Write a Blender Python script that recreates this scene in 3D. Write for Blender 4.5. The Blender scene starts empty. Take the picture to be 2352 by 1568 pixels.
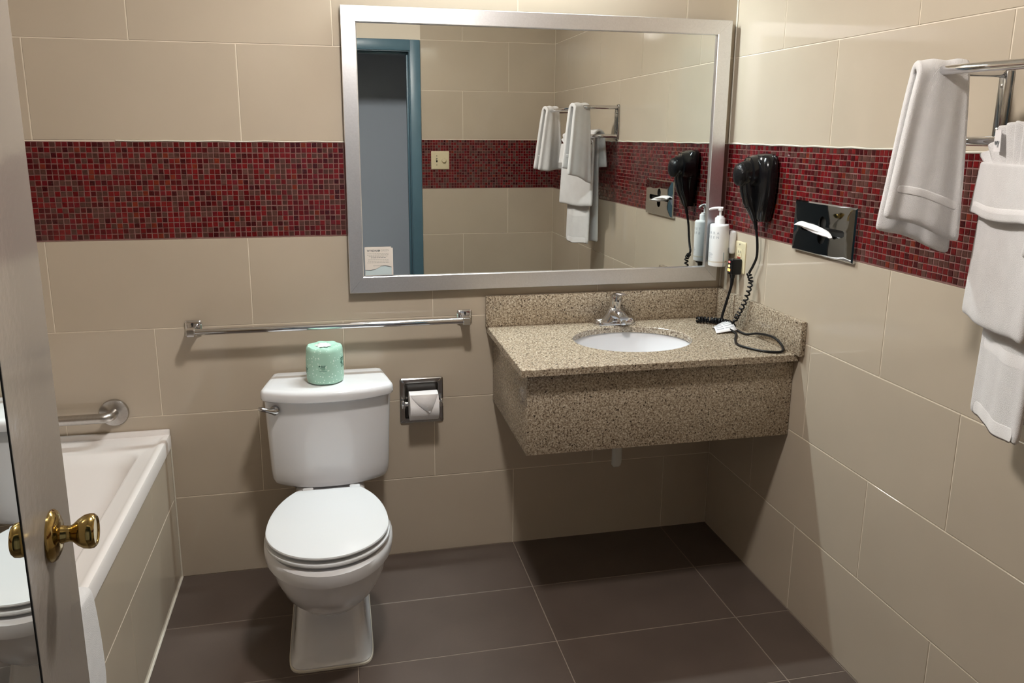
import bpy, bmesh, math, random
from mathutils import Vector, Matrix
random.seed(7)
C = bpy.context.scene.collection
SC = bpy.context.scene
PI = math.pi
R = math.radians

# ------------------------------------------------------------------ camera
cd = bpy.data.cameras.new('camera')
cam = bpy.data.objects.new('camera', cd); C.objects.link(cam)
yaw, pit, rol = 0.217676, 0.214238, 0.007588
f_ = Vector((math.sin(yaw)*math.cos(pit), math.cos(yaw)*math.cos(pit), -math.sin(pit)))
r_ = Vector((math.cos(yaw), -math.sin(yaw), 0)); u_ = r_.cross(f_)
r2 = math.cos(rol)*r_ + math.sin(rol)*u_; u2 = -math.sin(rol)*r_ + math.cos(rol)*u_
m3 = Matrix((r2, u2, -f_)).transposed()
cam.matrix_world = Matrix.Translation((-1.43629, -2.72666, 1.56501)) @ m3.to_4x4()
cd.sensor_width = 36; cd.lens = 1807.02*36/2352
cd.shift_x = (1176-1167.906)/2352; cd.shift_y = (693.667-784)/2352
cd.clip_start = 0.02
SC.camera = cam

# ------------------------------------------------------------------ world, exposure
w = bpy.data.worlds.new('world'); SC.world = w; w.use_nodes = True
w.node_tree.nodes['Background'].inputs[0].default_value = (0.6, 0.68, 0.8, 1)
w.node_tree.nodes['Background'].inputs[1].default_value = 0.03
SC.view_settings.view_transform = 'Standard'
SC.view_settings.look = 'None'
SC.view_settings.exposure = 0.0
SC.view_settings.gamma = 1.0
SC.view_settings.use_curve_mapping = False
SC.cycles.use_denoising = True
SC.cycles.max_bounces = 12
SC.cycles.caustics_reflective = False
VANITY_LIGHT = 250.0          # emission of the diffuser above the mirror
CEILING_LIGHT = 295.0        # emission of the ceiling dome
HALL_LIGHT = 0.6

# ------------------------------------------------------------------ materials
def mat(name, col, rough=.5, metal=0., var=0., vscale=8., bump=0., bscale=60., coat=0., spec=.5, sheen=0., aniso=0., sub=0.):
    m = bpy.data.materials.new(name); m.use_nodes = True
    nt = m.node_tree; b = nt.nodes['Principled BSDF']
    b.inputs['Base Color'].default_value = (*col, 1)
    b.inputs['Roughness'].default_value = rough
    b.inputs['Metallic'].default_value = metal
    b.inputs['Coat Weight'].default_value = coat
    b.inputs['Coat Roughness'].default_value = .05
    b.inputs['Specular IOR Level'].default_value = spec
    b.inputs['Sheen Weight'].default_value = sheen
    tc = nt.nodes.new('ShaderNodeTexCoord')
    if var:
        n = nt.nodes.new('ShaderNodeTexNoise'); n.inputs['Scale'].default_value = vscale; n.inputs['Detail'].default_value = 4
        r = nt.nodes.new('ShaderNodeValToRGB')
        r.color_ramp.elements[0].position = .3; r.color_ramp.elements[1].position = .7
        r.color_ramp.elements[0].color = (*[c*(1-var) for c in col], 1)
        r.color_ramp.elements[1].color = (*[min(1, c*(1+var)) for c in col], 1)
        nt.links.new(tc.outputs['Object'], n.inputs['Vector']); nt.links.new(n.outputs['Fac'], r.inputs['Fac'])
        nt.links.new(r.outputs['Color'], b.inputs['Base Color'])
    if bump:
        n2 = nt.nodes.new('ShaderNodeTexNoise'); n2.inputs['Scale'].default_value = bscale; n2.inputs['Detail'].default_value = 3
        bp = nt.nodes.new('ShaderNodeBump'); bp.inputs['Strength'].default_value = bump; bp.inputs['Distance'].default_value = .004
        nt.links.new(tc.outputs['Object'], n2.inputs['Vector']); nt.links.new(n2.outputs['Fac'], bp.inputs['Height'])
        nt.links.new(bp.outputs['Normal'], b.inputs['Normal'])
    return m

def emat(name, col, strength):
    m = bpy.data.materials.new(name); m.use_nodes = True
    b = m.node_tree.nodes['Principled BSDF']
    b.inputs['Base Color'].default_value = (*col, 1)
    b.inputs['Emission Color'].default_value = (*col, 1)
    b.inputs['Emission Strength'].default_value = strength
    return m

def granite(name):
    m = bpy.data.materials.new(name); m.use_nodes = True
    nt = m.node_tree; b = nt.nodes['Principled BSDF']
    tc = nt.nodes.new('ShaderNodeTexCoord')
    def noise(scale, det, dist=0.):
        n = nt.nodes.new('ShaderNodeTexNoise'); n.inputs['Scale'].default_value = scale
        n.inputs['Detail'].default_value = det; n.inputs['Distortion'].default_value = dist
        nt.links.new(tc.outputs['Object'], n.inputs['Vector']); return n
    def ramp(src, stops):
        r = nt.nodes.new('ShaderNodeValToRGB'); e = r.color_ramp.elements
        while len(e) < len(stops): e.new(.5)
        for el, (p, c) in zip(e, stops): el.position = p; el.color = (*c, 1)
        nt.links.new(src, r.inputs['Fac']); return r
    base = ramp(noise(190, 3, .6).outputs['Fac'], [(.33, (.15, .108, .076)), (.45, (.30, .236, .168)), (.56, (.46, .385, .29)), (.7, (.64, .57, .46))])
    dark = ramp(noise(170, 2, .8).outputs['Fac'], [(.335, (0, 0, 0)), (.39, (1, 1, 1))])
    mx = nt.nodes.new('ShaderNodeMix'); mx.data_type = 'RGBA'
    mx.inputs['A'].default_value = (.045, .030, .020, 1)
    nt.links.new(dark.outputs['Color'], mx.inputs['Factor']); nt.links.new(base.outputs['Color'], mx.inputs['B'])
    nt.links.new(mx.outputs['Result'], b.inputs['Base Color'])
    b.inputs['Roughness'].default_value = .22
    return m

M = {}
M['tile'] = mat('beige_porcelain', (.52, .445, .352), .06, var=.03, vscale=3., spec=.5)
M['grout'] = mat('cream_grout', (.80, .72, .60), .8)
M['floor_tile'] = mat('brown_floor_tile', (.098, .074, .062), .38, var=.10, vscale=5., bump=.06, bscale=90)
M['floor_grout'] = mat('floor_grout', (.26, .21, .17), .85)
M['mos_grout'] = mat('mosaic_grout', (.23, .115, .103), .8)
mos_cols = [(.105, .004, .006), (.15, .007, .009), (.045, .003, .005), (.066, .021, .016), (.082, .030, .024), (.15, .018, .008), (.07, .004, .006), (.12, .007, .012)]
M['mos'] = [mat('mosaic_glass', c, .14 if k not in (3, 4) else .3, var=.25, vscale=90, bump=.25 if k in (3, 5) else .06, bscale=160, coat=.2) for k, c in enumerate(mos_cols)]
M['ceiling'] = mat('ceiling_paint', (.80, .78, .72), .8)
M['granite'] = granite('speckled_granite')
M['porcelain'] = mat('white_porcelain', (.74, .74, .76), .08, coat=.4)
M['seat_white'] = mat('white_seat_enamel', (.72, .74, .76), .2)
M['tub'] = mat('white_tub_acrylic', (.86, .82, .80), .16)
M['chrome'] = mat('chrome', (.72, .72, .74), .06, 1.)
M['dull_chrome'] = mat('dull_chrome', (.52, .51, .50), .16, 1.)
M['steel'] = mat('brushed_steel', (.52, .50, .48), .28, 1., var=.06, vscale=150)
M['frame'] = mat('brushed_aluminium', (.90, .90, .93), .36, 1., var=.03, vscale=220)
M['mirror'] = mat('mirror_silver', (.79, .81, .79), .0, 1.)
M['black_mirror'] = mat('polished_steel', (.62, .64, .66), .02, 1.)
M['brass'] = mat('polished_brass', (.44, .315, .115), .13, 1.)
M['door'] = mat('gloss_door_paint', (.34, .305, .27), .17, bump=.12, bscale=70, spec=.6)
M['blue'] = mat('teal_gloss_paint', (.085, .17, .225), .35, var=.05)
M['hall'] = mat('blue_grey_hall_paint', (.74, .84, .98), .7)
M['hall_floor'] = mat('hall_carpet', (.16, .12, .10), .95)
M['white_plastic'] = mat('white_plastic', (.80, .80, .80), .3)
M['pvc'] = mat('pvc_pipe', (.62, .62, .58), .4)
M['almond'] = mat('almond_plastic', (.68, .60, .40), .3)
M['black'] = mat('black_plastic', (.006, .006, .007), .14, spec=.35)
M['black_soft'] = mat('black_cord_rubber', (.006, .006, .007), .35, spec=.25)
M['grille'] = mat('black_nozzle', (.008, .008, .009), .28, spec=.2, bump=.4, bscale=120)
M['dark'] = mat('dark_hole', (.012, .011, .010), .6)
M['towel'] = mat('white_terry', (.86, .84, .84), .95, bump=.7, bscale=750, sheen=.3, var=.03, vscale=30)
M['hem'] = mat('white_hem_weave', (.86, .84, .84), .9, bump=.3, bscale=600)
M['paper'] = mat('tissue_paper', (.83, .81, .82), .9, bump=.15, bscale=200)
M['card'] = mat('cream_card', (.80, .75, .70), .5)
M['ink'] = mat('grey_ink', (.10, .12, .13), .6)
M['ink_light'] = mat('pale_grey_ink', (.48, .46, .43), .6)
M['wave'] = mat('pale_blue_print', (.60, .72, .76), .5)
M['label_ink'] = mat('label_grey_ink', (.42, .43, .46), .6)
M['band'] = mat('label_beige_band', (.60, .55, .46), .5)
M['teal_ink'] = mat('label_teal_ink', (.28, .40, .42), .5)
M['maroon_ink'] = mat('label_maroon_ink', (.20, .09, .08), .5)
M['green_ink'] = mat('dark_green_ink', (.05, .16, .115), .6)
M['red_button'] = mat('red_button', (.35, .06, .04), .4)
M['led_amber'] = emat('amber_indicator', (1., .50, .12), 1.6)
M['led_yellow'] = emat('yellow_indicator', (1., .85, .25), 1.6)
M['led_red'] = emat('red_indicator', (1., .22, .2), .9)
M['diffuser'] = emat('vanity_diffuser', (.88, 1., 1.02), VANITY_LIGHT)
M['dome'] = emat('ceiling_diffuser', (1., .945, .885), CEILING_LIGHT)
M['caulk'] = mat('white_caulk', (.70, .66, .57), .6)

def wrapper_mat():
    m = bpy.data.materials.new('mint_wrapper'); m.use_nodes = True
    nt = m.node_tree; b = nt.nodes['Principled BSDF']; b.inputs['Roughness'].default_value = .5
    tc = nt.nodes.new('ShaderNodeTexCoord'); v = nt.nodes.new('ShaderNodeTexVoronoi'); v.inputs['Scale'].default_value = 105
    r = nt.nodes.new('ShaderNodeValToRGB'); e = r.color_ramp.elements
    e[0].position = .20; e[0].color = (.72, .90, .80, 1); e[1].position = .27; e[1].color = (.38, .63, .51, 1)
    nt.links.new(tc.outputs['Object'], v.inputs['Vector']); nt.links.new(v.outputs['Distance'], r.inputs['Fac'])
    nt.links.new(r.outputs['Color'], b.inputs['Base Color'])
    return m
M['wrap'] = wrapper_mat()

# ------------------------------------------------------------------ helpers
def link(name, me, parent=None, loc=None):
    o = bpy.data.objects.new(name, me); C.objects.link(o)
    if parent: o.parent = parent
    if loc: o.location = loc
    return o
def tag(o, label=None, cat=None, group=None, kind=None):
    if label: o['label'] = label
    if cat: o['category'] = cat
    if group: o['group'] = group
    if kind: o['kind'] = kind
    return o
def empty(name, loc, label, cat, group=None, rotz=0.):
    o = bpy.data.objects.new(name, None); C.objects.link(o); o.location = loc; o.rotation_euler = (0, 0, rotz)
    o.empty_display_size = .05
    return tag(o, label, cat, group)

class G:
    """geometry collector in world coordinates"""
    def __init__(s): s.v = []; s.f = []; s.mi = []; s.sm = []
    def add(s, vs, fs, mi=0, smooth=False):
        n = len(s.v); s.v += [tuple(v) for v in vs]
        for f in fs: s.f.append(tuple(i+n for i in f)); s.mi.append(mi); s.sm.append(smooth)
        return s
    def box(s, lo, hi, bev=0., mi=0, seg=2, M4=None):
        bm = bmesh.new(); bmesh.ops.create_cube(bm, size=1)
        for v in bm.verts: v.co = Vector(((lo[i]+hi[i])/2 + v.co[i]*(hi[i]-lo[i]) for i in range(3)))
        if bev: bmesh.ops.bevel(bm, geom=list(bm.edges), offset=bev, segments=seg, profile=.5, affect='EDGES')
        if M4: bmesh.ops.transform(bm, matrix=M4, verts=list(bm.verts))
        bm.verts.index_update()
        bm.normal_update(); n0 = len(s.v); s.v += [tuple(v.co) for v in bm.verts]; big = sorted((f.calc_area() for f in bm.faces), reverse=True)[5]
        for f in bm.faces: s.f.append(tuple(v.index+n0 for v in f.verts)); s.mi.append(mi); s.sm.append(bool(bev) and f.calc_area() < big*.999)
        bm.free(); return s
    def loft(s, rings, cap0=True, cap1=True, mi=0, smooth=True, closed=True):
        n = len(rings[0]); vs = [p for r in rings for p in r]; fs = []
        for i in range(len(rings)-1):
            for j in range(n if closed else n-1):
                k = (j+1) % n
                fs.append((i*n+j, i*n+k, (i+1)*n+k, (i+1)*n+j))
        if cap0: fs.append(tuple(range(n-1, -1, -1)))
        if cap1: fs.append(tuple((len(rings)-1)*n+j for j in range(n)))
        return s.add(vs, fs, mi, smooth)
    def tube(s, pts, rad, seg=12, mi=0, caps=True, closed=False, flat=None):
        pts = [Vector(p) for p in pts]; n = len(pts)
        if isinstance(rad, (list, tuple)):
            L = rad; rad = [L[min(int(i/(n-1)*(len(L)-1)), len(L)-2)]*(1-(i/(n-1)*(len(L)-1)-min(int(i/(n-1)*(len(L)-1)), len(L)-2))) + L[min(int(i/(n-1)*(len(L)-1)), len(L)-2)+1]*(i/(n-1)*(len(L)-1)-min(int(i/(n-1)*(len(L)-1)), len(L)-2)) for i in range(n)]
        else: rad = [rad]*n
        T = []
        for i in range(n):
            a = pts[i-1] if (i or closed) else pts[0]; b = pts[(i+1) % n] if (i < n-1 or closed) else pts[-1]
            T.append((b-a).normalized())
        up = Vector((0, 0, 1)) if abs(T[0].z) < .9 else Vector((1, 0, 0))
        nx = T[0].cross(up).normalized(); rings = []
        for i in range(n):
            nx = (nx - T[i]*nx.dot(T[i])).normalized(); ny = T[i].cross(nx)
            rings.append([pts[i] + (nx*math.cos(2*PI*k/seg) + ny*math.sin(2*PI*k/seg))*rad[i] for k in range(seg)])
        if closed: rings.append(rings[0])
        return s.loft(rings, caps and not closed, caps and not closed, mi)
    def lathe(s, prof, origin, axis, seg=32, mi=0, cap0=True, cap1=True):
        a = Vector(axis).normalized(); o = Vector(origin)
        t = Vector((0, 0, 1)) if abs(a.z) < .9 else Vector((1, 0, 0))
        x = a.cross(t).normalized(); y = a.cross(x)
        return s.loft([[o + a*h + (x*math.cos(2*PI*k/seg)+y*math.sin(2*PI*k/seg))*r for k in range(seg)] for (r, h) in prof], cap0, cap1, mi)
    def prism(s, poly, d, mi=0, smooth=False):
        """poly: 3-D points; extruded by vector d"""
        d = Vector(d); return s.loft([[Vector(p) for p in poly], [Vector(p)+d for p in poly]], mi=mi, smooth=smooth)
    def build(s, name, mats, parent=None, subdiv=0, solid=0., origin=None):
        me = bpy.data.meshes.new(name); 
        off = Vector(origin) if origin is not None else (parent.matrix_world.translation.copy() if False else Vector((0, 0, 0)))
        me.from_pydata(s.v, [], s.f); me.update()
        bm = bmesh.new(); bm.from_mesh(me); bmesh.ops.recalc_face_normals(bm, faces=bm.faces); bm.to_mesh(me); bm.free()
        for m in (mats if isinstance(mats, (list, tuple)) else [mats]): me.materials.append(m)
        me.polygons.foreach_set('material_index', s.mi); me.polygons.foreach_set('use_smooth', s.sm)
        if any(s.sm):
            try: me.set_sharp_from_angle(angle=R(38))
            except Exception: pass
        o = bpy.data.objects.new(name, me); C.objects.link(o)
        if parent is not None:
            o.parent = parent; o.matrix_parent_inverse = world_of(parent).inverted()
        if solid:
            md = o.modifiers.new('thickness', 'SOLIDIFY'); md.thickness = solid; md.offset = 0
        if subdiv:
            md = o.modifiers.new('smooth', 'SUBSURF'); md.levels = subdiv; md.render_levels = subdiv
        return o

def world_of(o):
    mtx = Matrix.LocRotScale(o.location, o.rotation_euler, None)
    if o.parent: mtx = world_of(o.parent) @ o.matrix_parent_inverse @ mtx
    return mtx

def arc_path(pts, r=.03, n=6):
    """polyline with rounded corners"""
    pts = [Vector(p) for p in pts]; out = [pts[0]]
    for i in range(1, len(pts)-1):
        a = (pts[i-1]-pts[i]); b = (pts[i+1]-pts[i]); rr = min(r, a.length*.49, b.length*.49)
        p0 = pts[i]+a.normalized()*rr; p1 = pts[i]+b.normalized()*rr
        for k in range(n+1):
            t = k/n; out.append((1-t)**2*p0 + 2*t*(1-t)*pts[i] + t*t*p1)
    return out+[pts[-1]]
def catmull(pts, n=8):
    pts = [Vector(p) for p in pts]; q = [pts[0]*2-pts[1]]+pts+[pts[-1]*2-pts[-2]]; out = []
    for i in range(1, len(q)-2):
        for k in range(n):
            t = k/n; a, b, c, d = q[i-1:i+3]
            out.append(.5*((2*b)+(c-a)*t+(2*a-5*b+4*c-d)*t*t+(3*b-a-3*c+d)*t**3))
    return out+[pts[-1]]
def rrect(x0, x1, y0, y1, r, n=8, z=None):
    out = []
    for cx, cy, a0 in ((x1-r, y1-r, 0), (x0+r, y1-r, PI/2), (x0+r, y0+r, PI), (x1-r, y0+r, 1.5*PI)):
        for k in range(n+1):
            a = a0 + PI/2*k/n; out.append((cx+r*math.cos(a), cy+r*math.sin(a)))
    return out if z is None else [(x, y, z) for x, y in out]
def text_mesh(txt, size, bold=0., spacing=1.):
    cu = bpy.data.curves.new('lettering', 'FONT'); cu.body = txt; cu.size = size; cu.align_x = 'CENTER'; cu.align_y = 'CENTER'
    cu.offset = bold; cu.space_character = spacing; cu.resolution_u = 3
    o = bpy.data.objects.new('lettering', cu); C.objects.link(o)
    dg = bpy.context.evaluated_depsgraph_get(); me = bpy.data.meshes.new_from_object(o.evaluated_get(dg))
    vs = [v.co.copy() for v in me.vertices]; fs = [tuple(p.vertices) for p in me.polygons]
    bpy.data.objects.remove(o); bpy.data.curves.remove(cu); bpy.data.meshes.remove(me)
    return vs, fs

# ------------------------------------------------------------------ tiled walls and floor
H = .3048; Z4 = 1.212; Z5 = 1.526
ZROW = [0, H, 2*H, 3*H, Z4, Z5, 6*H, 7*H, 8*H]
CEIL = 2.44; W_ = .614; GAP = .0028
DFRONT = -2.45; XL = -2.78
def tile_mesh(w_, h_, t=.008, ch=.0012):
    g = G(); a, b = w_/2, h_/2
    g.add([(-a, -b, 0), (a, -b, 0), (a, b, 0), (-a, b, 0), (-a, -b, t-ch), (a, -b, t-ch), (a, b, t-ch), (-a, b, t-ch),
           (-a+ch, -b+ch, t), (a-ch, -b+ch, t), (a-ch, b-ch, t), (-a+ch, b-ch, t)],
          [(0, 1, 5, 4), (1, 2, 6, 5), (2, 3, 7, 6), (3, 0, 4, 7), (4, 5, 9, 8), (5, 6, 10, 9), (6, 7, 11, 10), (7, 4, 8, 11), (8, 9, 10, 11)])
    return g.v, g.f
_tm = {}
def tile_data(w_, h_, m, t=.008, ch=.0012):
    k = (round(w_, 4), round(h_, 4), m.name, t)
    if k not in _tm:
        v, f = tile_mesh(w_, h_, t, ch); me = bpy.data.meshes.new('tile'); me.from_pydata(v, [], f); me.update(); me.materials.append(m); _tm[k] = me
    return _tm[k]
# frames: local x (along wall), local y (up), local z (out of wall); face plane is 0, tile back at -t
def frame(origin, ex, ey):
    ex = Vector(ex); ey = Vector(ey); ez = ex.cross(ey)
    return Matrix.Translation(origin) @ Matrix((ex, ey, ez)).transposed().to_4x4()
def put_tile(par, fr, x0, x1, y0, y1, m, t=.008, name='tile'):
    wd, ht = x1-x0-GAP, y1-y0-GAP
    if wd < .006 or ht < .006: return
    o = bpy.data.objects.new(name, tile_data(wd, ht, m, t)); C.objects.link(o); o.parent = par
    j = random.uniform(-.0003, .0003)
    o.matrix_local = fr @ Matrix.Translation(((x0+x1)/2, (y0+y1)/2, -t+j))
def spans(a, b, joints):
    js = sorted(j for j in joints if a+.01 < j < b-.01); e = [a]+js+[b]
    return list(zip(e[:-1], e[1:]))
def joints(off, lo, hi):
    k = math.floor((lo-off)/W_); out = []
    while off+k*W_ <= hi: out.append(off+k*W_); k += 1
    return out

def slab(name, lo, hi, m):
    return tag(G().box(lo, hi).build(name, m), kind='structure')
wall_back = slab('wall_back', (XL-.1, .0015, 0), (.1, .10, CEIL), M['grout'])
wall_right = slab('wall_right', (.0015, DFRONT-.13, 0), (.1, .0, CEIL), M['grout'])
wall_left = slab('wall_left', (XL-.1, DFRONT-.13, 0), (XL-.0015, .0, CEIL), M['grout'])
floor = slab('floor', (XL-.1, DFRONT-.13, -.1), (.1, .1, -.0012), M['floor_grout'])
ceiling = slab('ceiling', (XL-.1, DFRONT-.13, CEIL), (.1, .1, CEIL+.08), M['ceiling'])
FB = frame((0, 0, 0), (1, 0, 0), (0, 0, 1))              # back wall, normal -y
FR = frame((0, 0, 0), (0, -1, 0), (0, 0, 1))             # right wall, local x = -y, normal -x
FL = frame((XL, 0, 0), (0, 1, 0), (0, 0, 1))             # left wall, local x = y, normal +x
FF = frame((0, DFRONT, 0), (-1, 0, 0), (0, 0, 1))        # front wall, local x = -x, normal +y
A_, B_ = -.809, -.495
OPEN0, OPEN1, OPENZ = -1.725, -.945, 2.065
wf = G()
wf.box((XL-.1, DFRONT-.13, 0), (OPEN0-.01, DFRONT-.0015, CEIL)); wf.box((OPEN1+.01, DFRONT-.13, 0), (.1, DFRONT-.0015, CEIL)); wf.box((OPEN0-.01, DFRONT-.13, OPENZ+.01), (OPEN1+.01, DFRONT-.0015, CEIL))
wall_front = tag(wf.build('wall_front', M['grout']), kind='structure')
for r in range(8):
    if r == 4: continue
    z0, z1 = ZROW[r], ZROW[r+1]
    odd = r in (0, 2, 6)
    for a, b in spans(XL, 0, joints(A_ if odd else B_, XL, 0)): put_tile(wall_back, FB, a, b, z0, z1, M['tile'])
    offr = .613 if r in (0, 2, 5) else .320
    if r == 7: offr = .613
    for a, b in spans(0, -DFRONT, joints(offr, 0, -DFRONT)): put_tile(wall_right, FR, a, b, z0, z1, M['tile'])
    for a, b in spans(DFRONT, 0, joints(-.3 if odd else -.61, DFRONT, 0)): put_tile(wall_left, FL, a, b, z0, z1, M['tile'])
    offf = .309 if r in (3, 6, 1) else .610
    for a, b in spans(0, -XL, joints(offf, 0, -XL)):
        if z0 < OPENZ+.07:
            p = [(a, min(b, -OPEN1-.068)), (max(a, -OPEN0+.068), b)]
            for q0, q1 in p:
                if q1-q0 > .01: put_tile(wall_front, FF, q0, q1, max(z0, 0), z1, M['tile'])
        else: put_tile(wall_front, FF, a, b, z0, z1, M['tile'])
# floor tiles
FFl = frame((0, 0, 0), (1, 0, 0), (0, 1, 0))
fy = [0]+[-.311*k for k in range(1, 8)]+[DFRONT]
for i in range(len(fy)-1):
    for a, b in spans(-2.02, 0, [-.193-.614*k for k in range(4)]): put_tile(floor, FFl, a, b, fy[i+1], fy[i], M['floor_tile'])
tag(G().box((OPEN0, DFRONT-.14, -.01), (OPEN1, DFRONT+.01, .004)).build('trim_1', M['floor_grout']), kind='structure')

# mosaic band: 18 rows of glass squares; the 300 that show largest are parts, the rest one mesh
PM = (Z5-Z4-.006)/18
def mosaic(par, fr, x0, x1, singles, skip=None):
    n = int((x1-x0)/PM); tw = PM-.0027
    pv, pf = tile_mesh(tw, tw, .005, .0005)
    rest = G()
    for i in range(n):
        for j in range(18):
            cx, cy = x0+(i+.5)*PM, Z4+.003+(j+.5)*PM
            k = random.choices(range(8), (18, 17, 9, 17, 14, 3, 13, 9))[0]
            mt = fr @ Matrix.Translation((cx+random.uniform(-.0005, .0005), cy+random.uniform(-.0005, .0005), -.005+random.uniform(0, .0008))) @ Matrix.Rotation(random.gauss(0, .02), 4, 'X') @ Matrix.Rotation(random.gauss(0, .02), 4, 'Y') @ Matrix.Rotation(random.gauss(0, .015), 4, 'Z')
            if skip and skip(cx, cy): continue
            if singles(i, cx):
                o = bpy.data.objects.new('mosaic_tile', tile_data(tw, tw, M['mos'][k], .005, .0005)); C.objects.link(o); o.parent = par; o.matrix_local = mt
            else: rest.add([mt @ Vector(v) for v in pv], pf, k)
    if rest.v: tag(rest.build('mosaic_field', M['mos'], par), kind='stuff')
def band(par, lo, hi): G().box(lo, hi).build('mosaic_grout', M['mos_grout'], par)
band(wall_back, (XL, -.0005, Z4), (0, .004, Z5-.003)); band(wall_right, (-.0005, DFRONT, Z4), (.004, 0, Z5-.003))
band(wall_left, (XL-.004, DFRONT, Z4), (XL+.0005, 0, Z5-.003)); band(wall_front, (OPEN1+.068, DFRONT-.004, Z4), (0, DFRONT+.0005, Z5-.003))
FB2 = FB @ Matrix.Translation((0, 0, .0016)); FR2 = FR @ Matrix.Translation((0, 0, .0016)); FL2 = FL @ Matrix.Translation((0, 0, .0016)); FF2 = FF @ Matrix.Translation((0, 0, .0016))
XM = -1.392
mosaic(wall_back, FB2, XL+.01, XM, lambda i, cx: cx > XM-16.4*PM)
mosaic(wall_back, FB2, -.07, -.002, lambda i, cx: False)
mosaic(wall_right, FR2, .003, -DFRONT, lambda i, cx: .83 < cx < .83+15.9*PM)
mosaic(wall_left, FL2, DFRONT, -.003, lambda i, cx: False)
mosaic(wall_front, FF2, .003, -OPEN1-.068, lambda i, cx: False)
# thin caulk beads above the mosaic and in the corner
g = G(); pts = [(-.0015, -y, Z5-.0005+.0012*math.sin(y*37)) for y in [k*.06 for k in range(0, 41)]]
g.tube(pts, .0030, 6).build('caulk_bead', M['caulk'], wall_right)
g = G(); g.tube([(x, -.0012, Z5-.0003+.0010*math.sin(x*41)) for x in [-2.1+k*.05 for k in range(0, 43)]], .0022, 6).build('caulk_bead', M['caulk'], wall_back)
for z0, z1 in ((.99, Z4), (Z5, CEIL)): G().tube([(-.003, -.003, z0), (-.003, -.003, z1)], .0030, 6).build('corner_bead', M['caulk'], wall_back)

# ------------------------------------------------------------------ hallway beyond the doorway
slab('wall_hallway', (-4.2, -3.6, 0), (1.6, -3.5, 2.6), M['hall'])
slab('wall_hallway_left', (-4.3, -3.6, 0), (-4.2, DFRONT-.13, 2.6), M['hall'])
slab('wall_hallway_right', (1.6, -3.6, 0), (1.7, DFRONT-.13, 2.6), M['hall'])
slab('floor_hallway', (-4.3, -3.6, -.1), (1.7, DFRONT-.13, -.002), M['hall_floor'])
slab('ceiling_hallway', (-4.3, -3.6, 2.6), (1.7, DFRONT-.13, 2.7), M['ceiling'])

# blue door frame: casing on the bathroom side and the lined jamb with its stop
g = G()
c0, c1, cz = OPEN0-.066, OPEN1+.066, OPENZ+.066
for y0, y1 in ((DFRONT-.002, DFRONT+.016), (DFRONT-.148, DFRONT-.128)):
    g.box((OPEN1, y0, 0), (c1, y1, cz), .004); g.box((c0, y0, 0), (OPEN0, y1, cz), .004); g.box((OPEN0-.001, y0, OPENZ), (OPEN1+.001, y1, cz), .004)
g.box((OPEN1-.004, DFRONT-.14, 0), (OPEN1+.012, DFRONT+.006, OPENZ+.01)); g.box((OPEN0-.012, DFRONT-.14, 0), (OPEN0+.004, DFRONT+.006, OPENZ+.01))
g.box((OPEN0, DFRONT-.14, OPENZ-.004), (OPEN1, DFRONT+.006, OPENZ+.012))
g.box((OPEN1-.016, DFRONT-.10, 0), (OPEN1-.003, DFRONT-.055, OPENZ-.002), .002); g.box((OPEN0+.003, DFRONT-.10, 0), (OPEN0+.016, DFRONT-.055, OPENZ-.002), .002)
g.box((OPEN0+.01, DFRONT-.10, OPENZ-.016), (OPEN1-.01, DFRONT-.055, OPENZ-.003), .002)
tag(g.build('trim_2', M['blue']), kind='structure')

# ------------------------------------------------------------------ the open door
hx, hy = -1.7226, -2.43
DL, DT = .736, .035
fd = Matrix.Translation((hx, hy, 0)) @ Matrix.Rotation(R(4.8), 4, 'Z')   # local y runs along the leaf, face at local x=0 looks to +x
def dbox(lo, hi, bev=.0): return G().box(lo, hi, bev, M4=fd)
door = tag(dbox((-DT, 0, .012), (0, DL, 2.05), .0025).build('door_1', M['door']), kind='structure')
g = dbox((0.0004, .09, .32), (.0044, DL-.203, 1.82)); g.build('door_mirror', M['mirror'], door)
g = G()
e0, e1 = DL-.203, .09
for lo, hi in (((0.0003, e0-.0008, .318), (.0052, e0+.0016, 1.822)), ((0.0003, e1-.0016, .318), (.0052, e1+.0008, 1.822))): g.box(lo, hi, M4=fd)
g.build('mirror_edge', M['dark'], door)
ko = fd @ Vector((0, DL-.090, 1.096)); ka = fd.to_3x3() @ Vector((1, 0, 0))
kn = G().lathe([(0.03040, 0.00000), (0.03080, 0.00240), (0.02880, 0.00560), (0.02160, 0.00920), (0.01440, 0.01120)], ko, ka, 40).build('knob_rosette', M['brass'], door)
G().lathe([(0.01160, 0.00960), (0.01000, 0.01440), (0.00920, 0.01920), (0.01040, 0.02320), (0.01560, 0.02880), (0.01960, 0.03520), (0.02064, 0.04080), (0.02000, 0.04560), (0.01720, 0.04840), (0.01600, 0.04800), (0.01520, 0.04680), (0.00800, 0.04640), (0.00080, 0.04640)], ko, ka, 40).build('door_knob', M['brass'], door)
g = G().box((-DT*.75, DL-.0005, 1.04), (-DT*.25, DL+.0015, 1.15), M4=fd); g.box((-DT*.62, DL+.001, 1.08), (-DT*.38, DL+.009, 1.115), .002, M4=fd); g.build('latch_plate', M['brass'], door)

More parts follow.
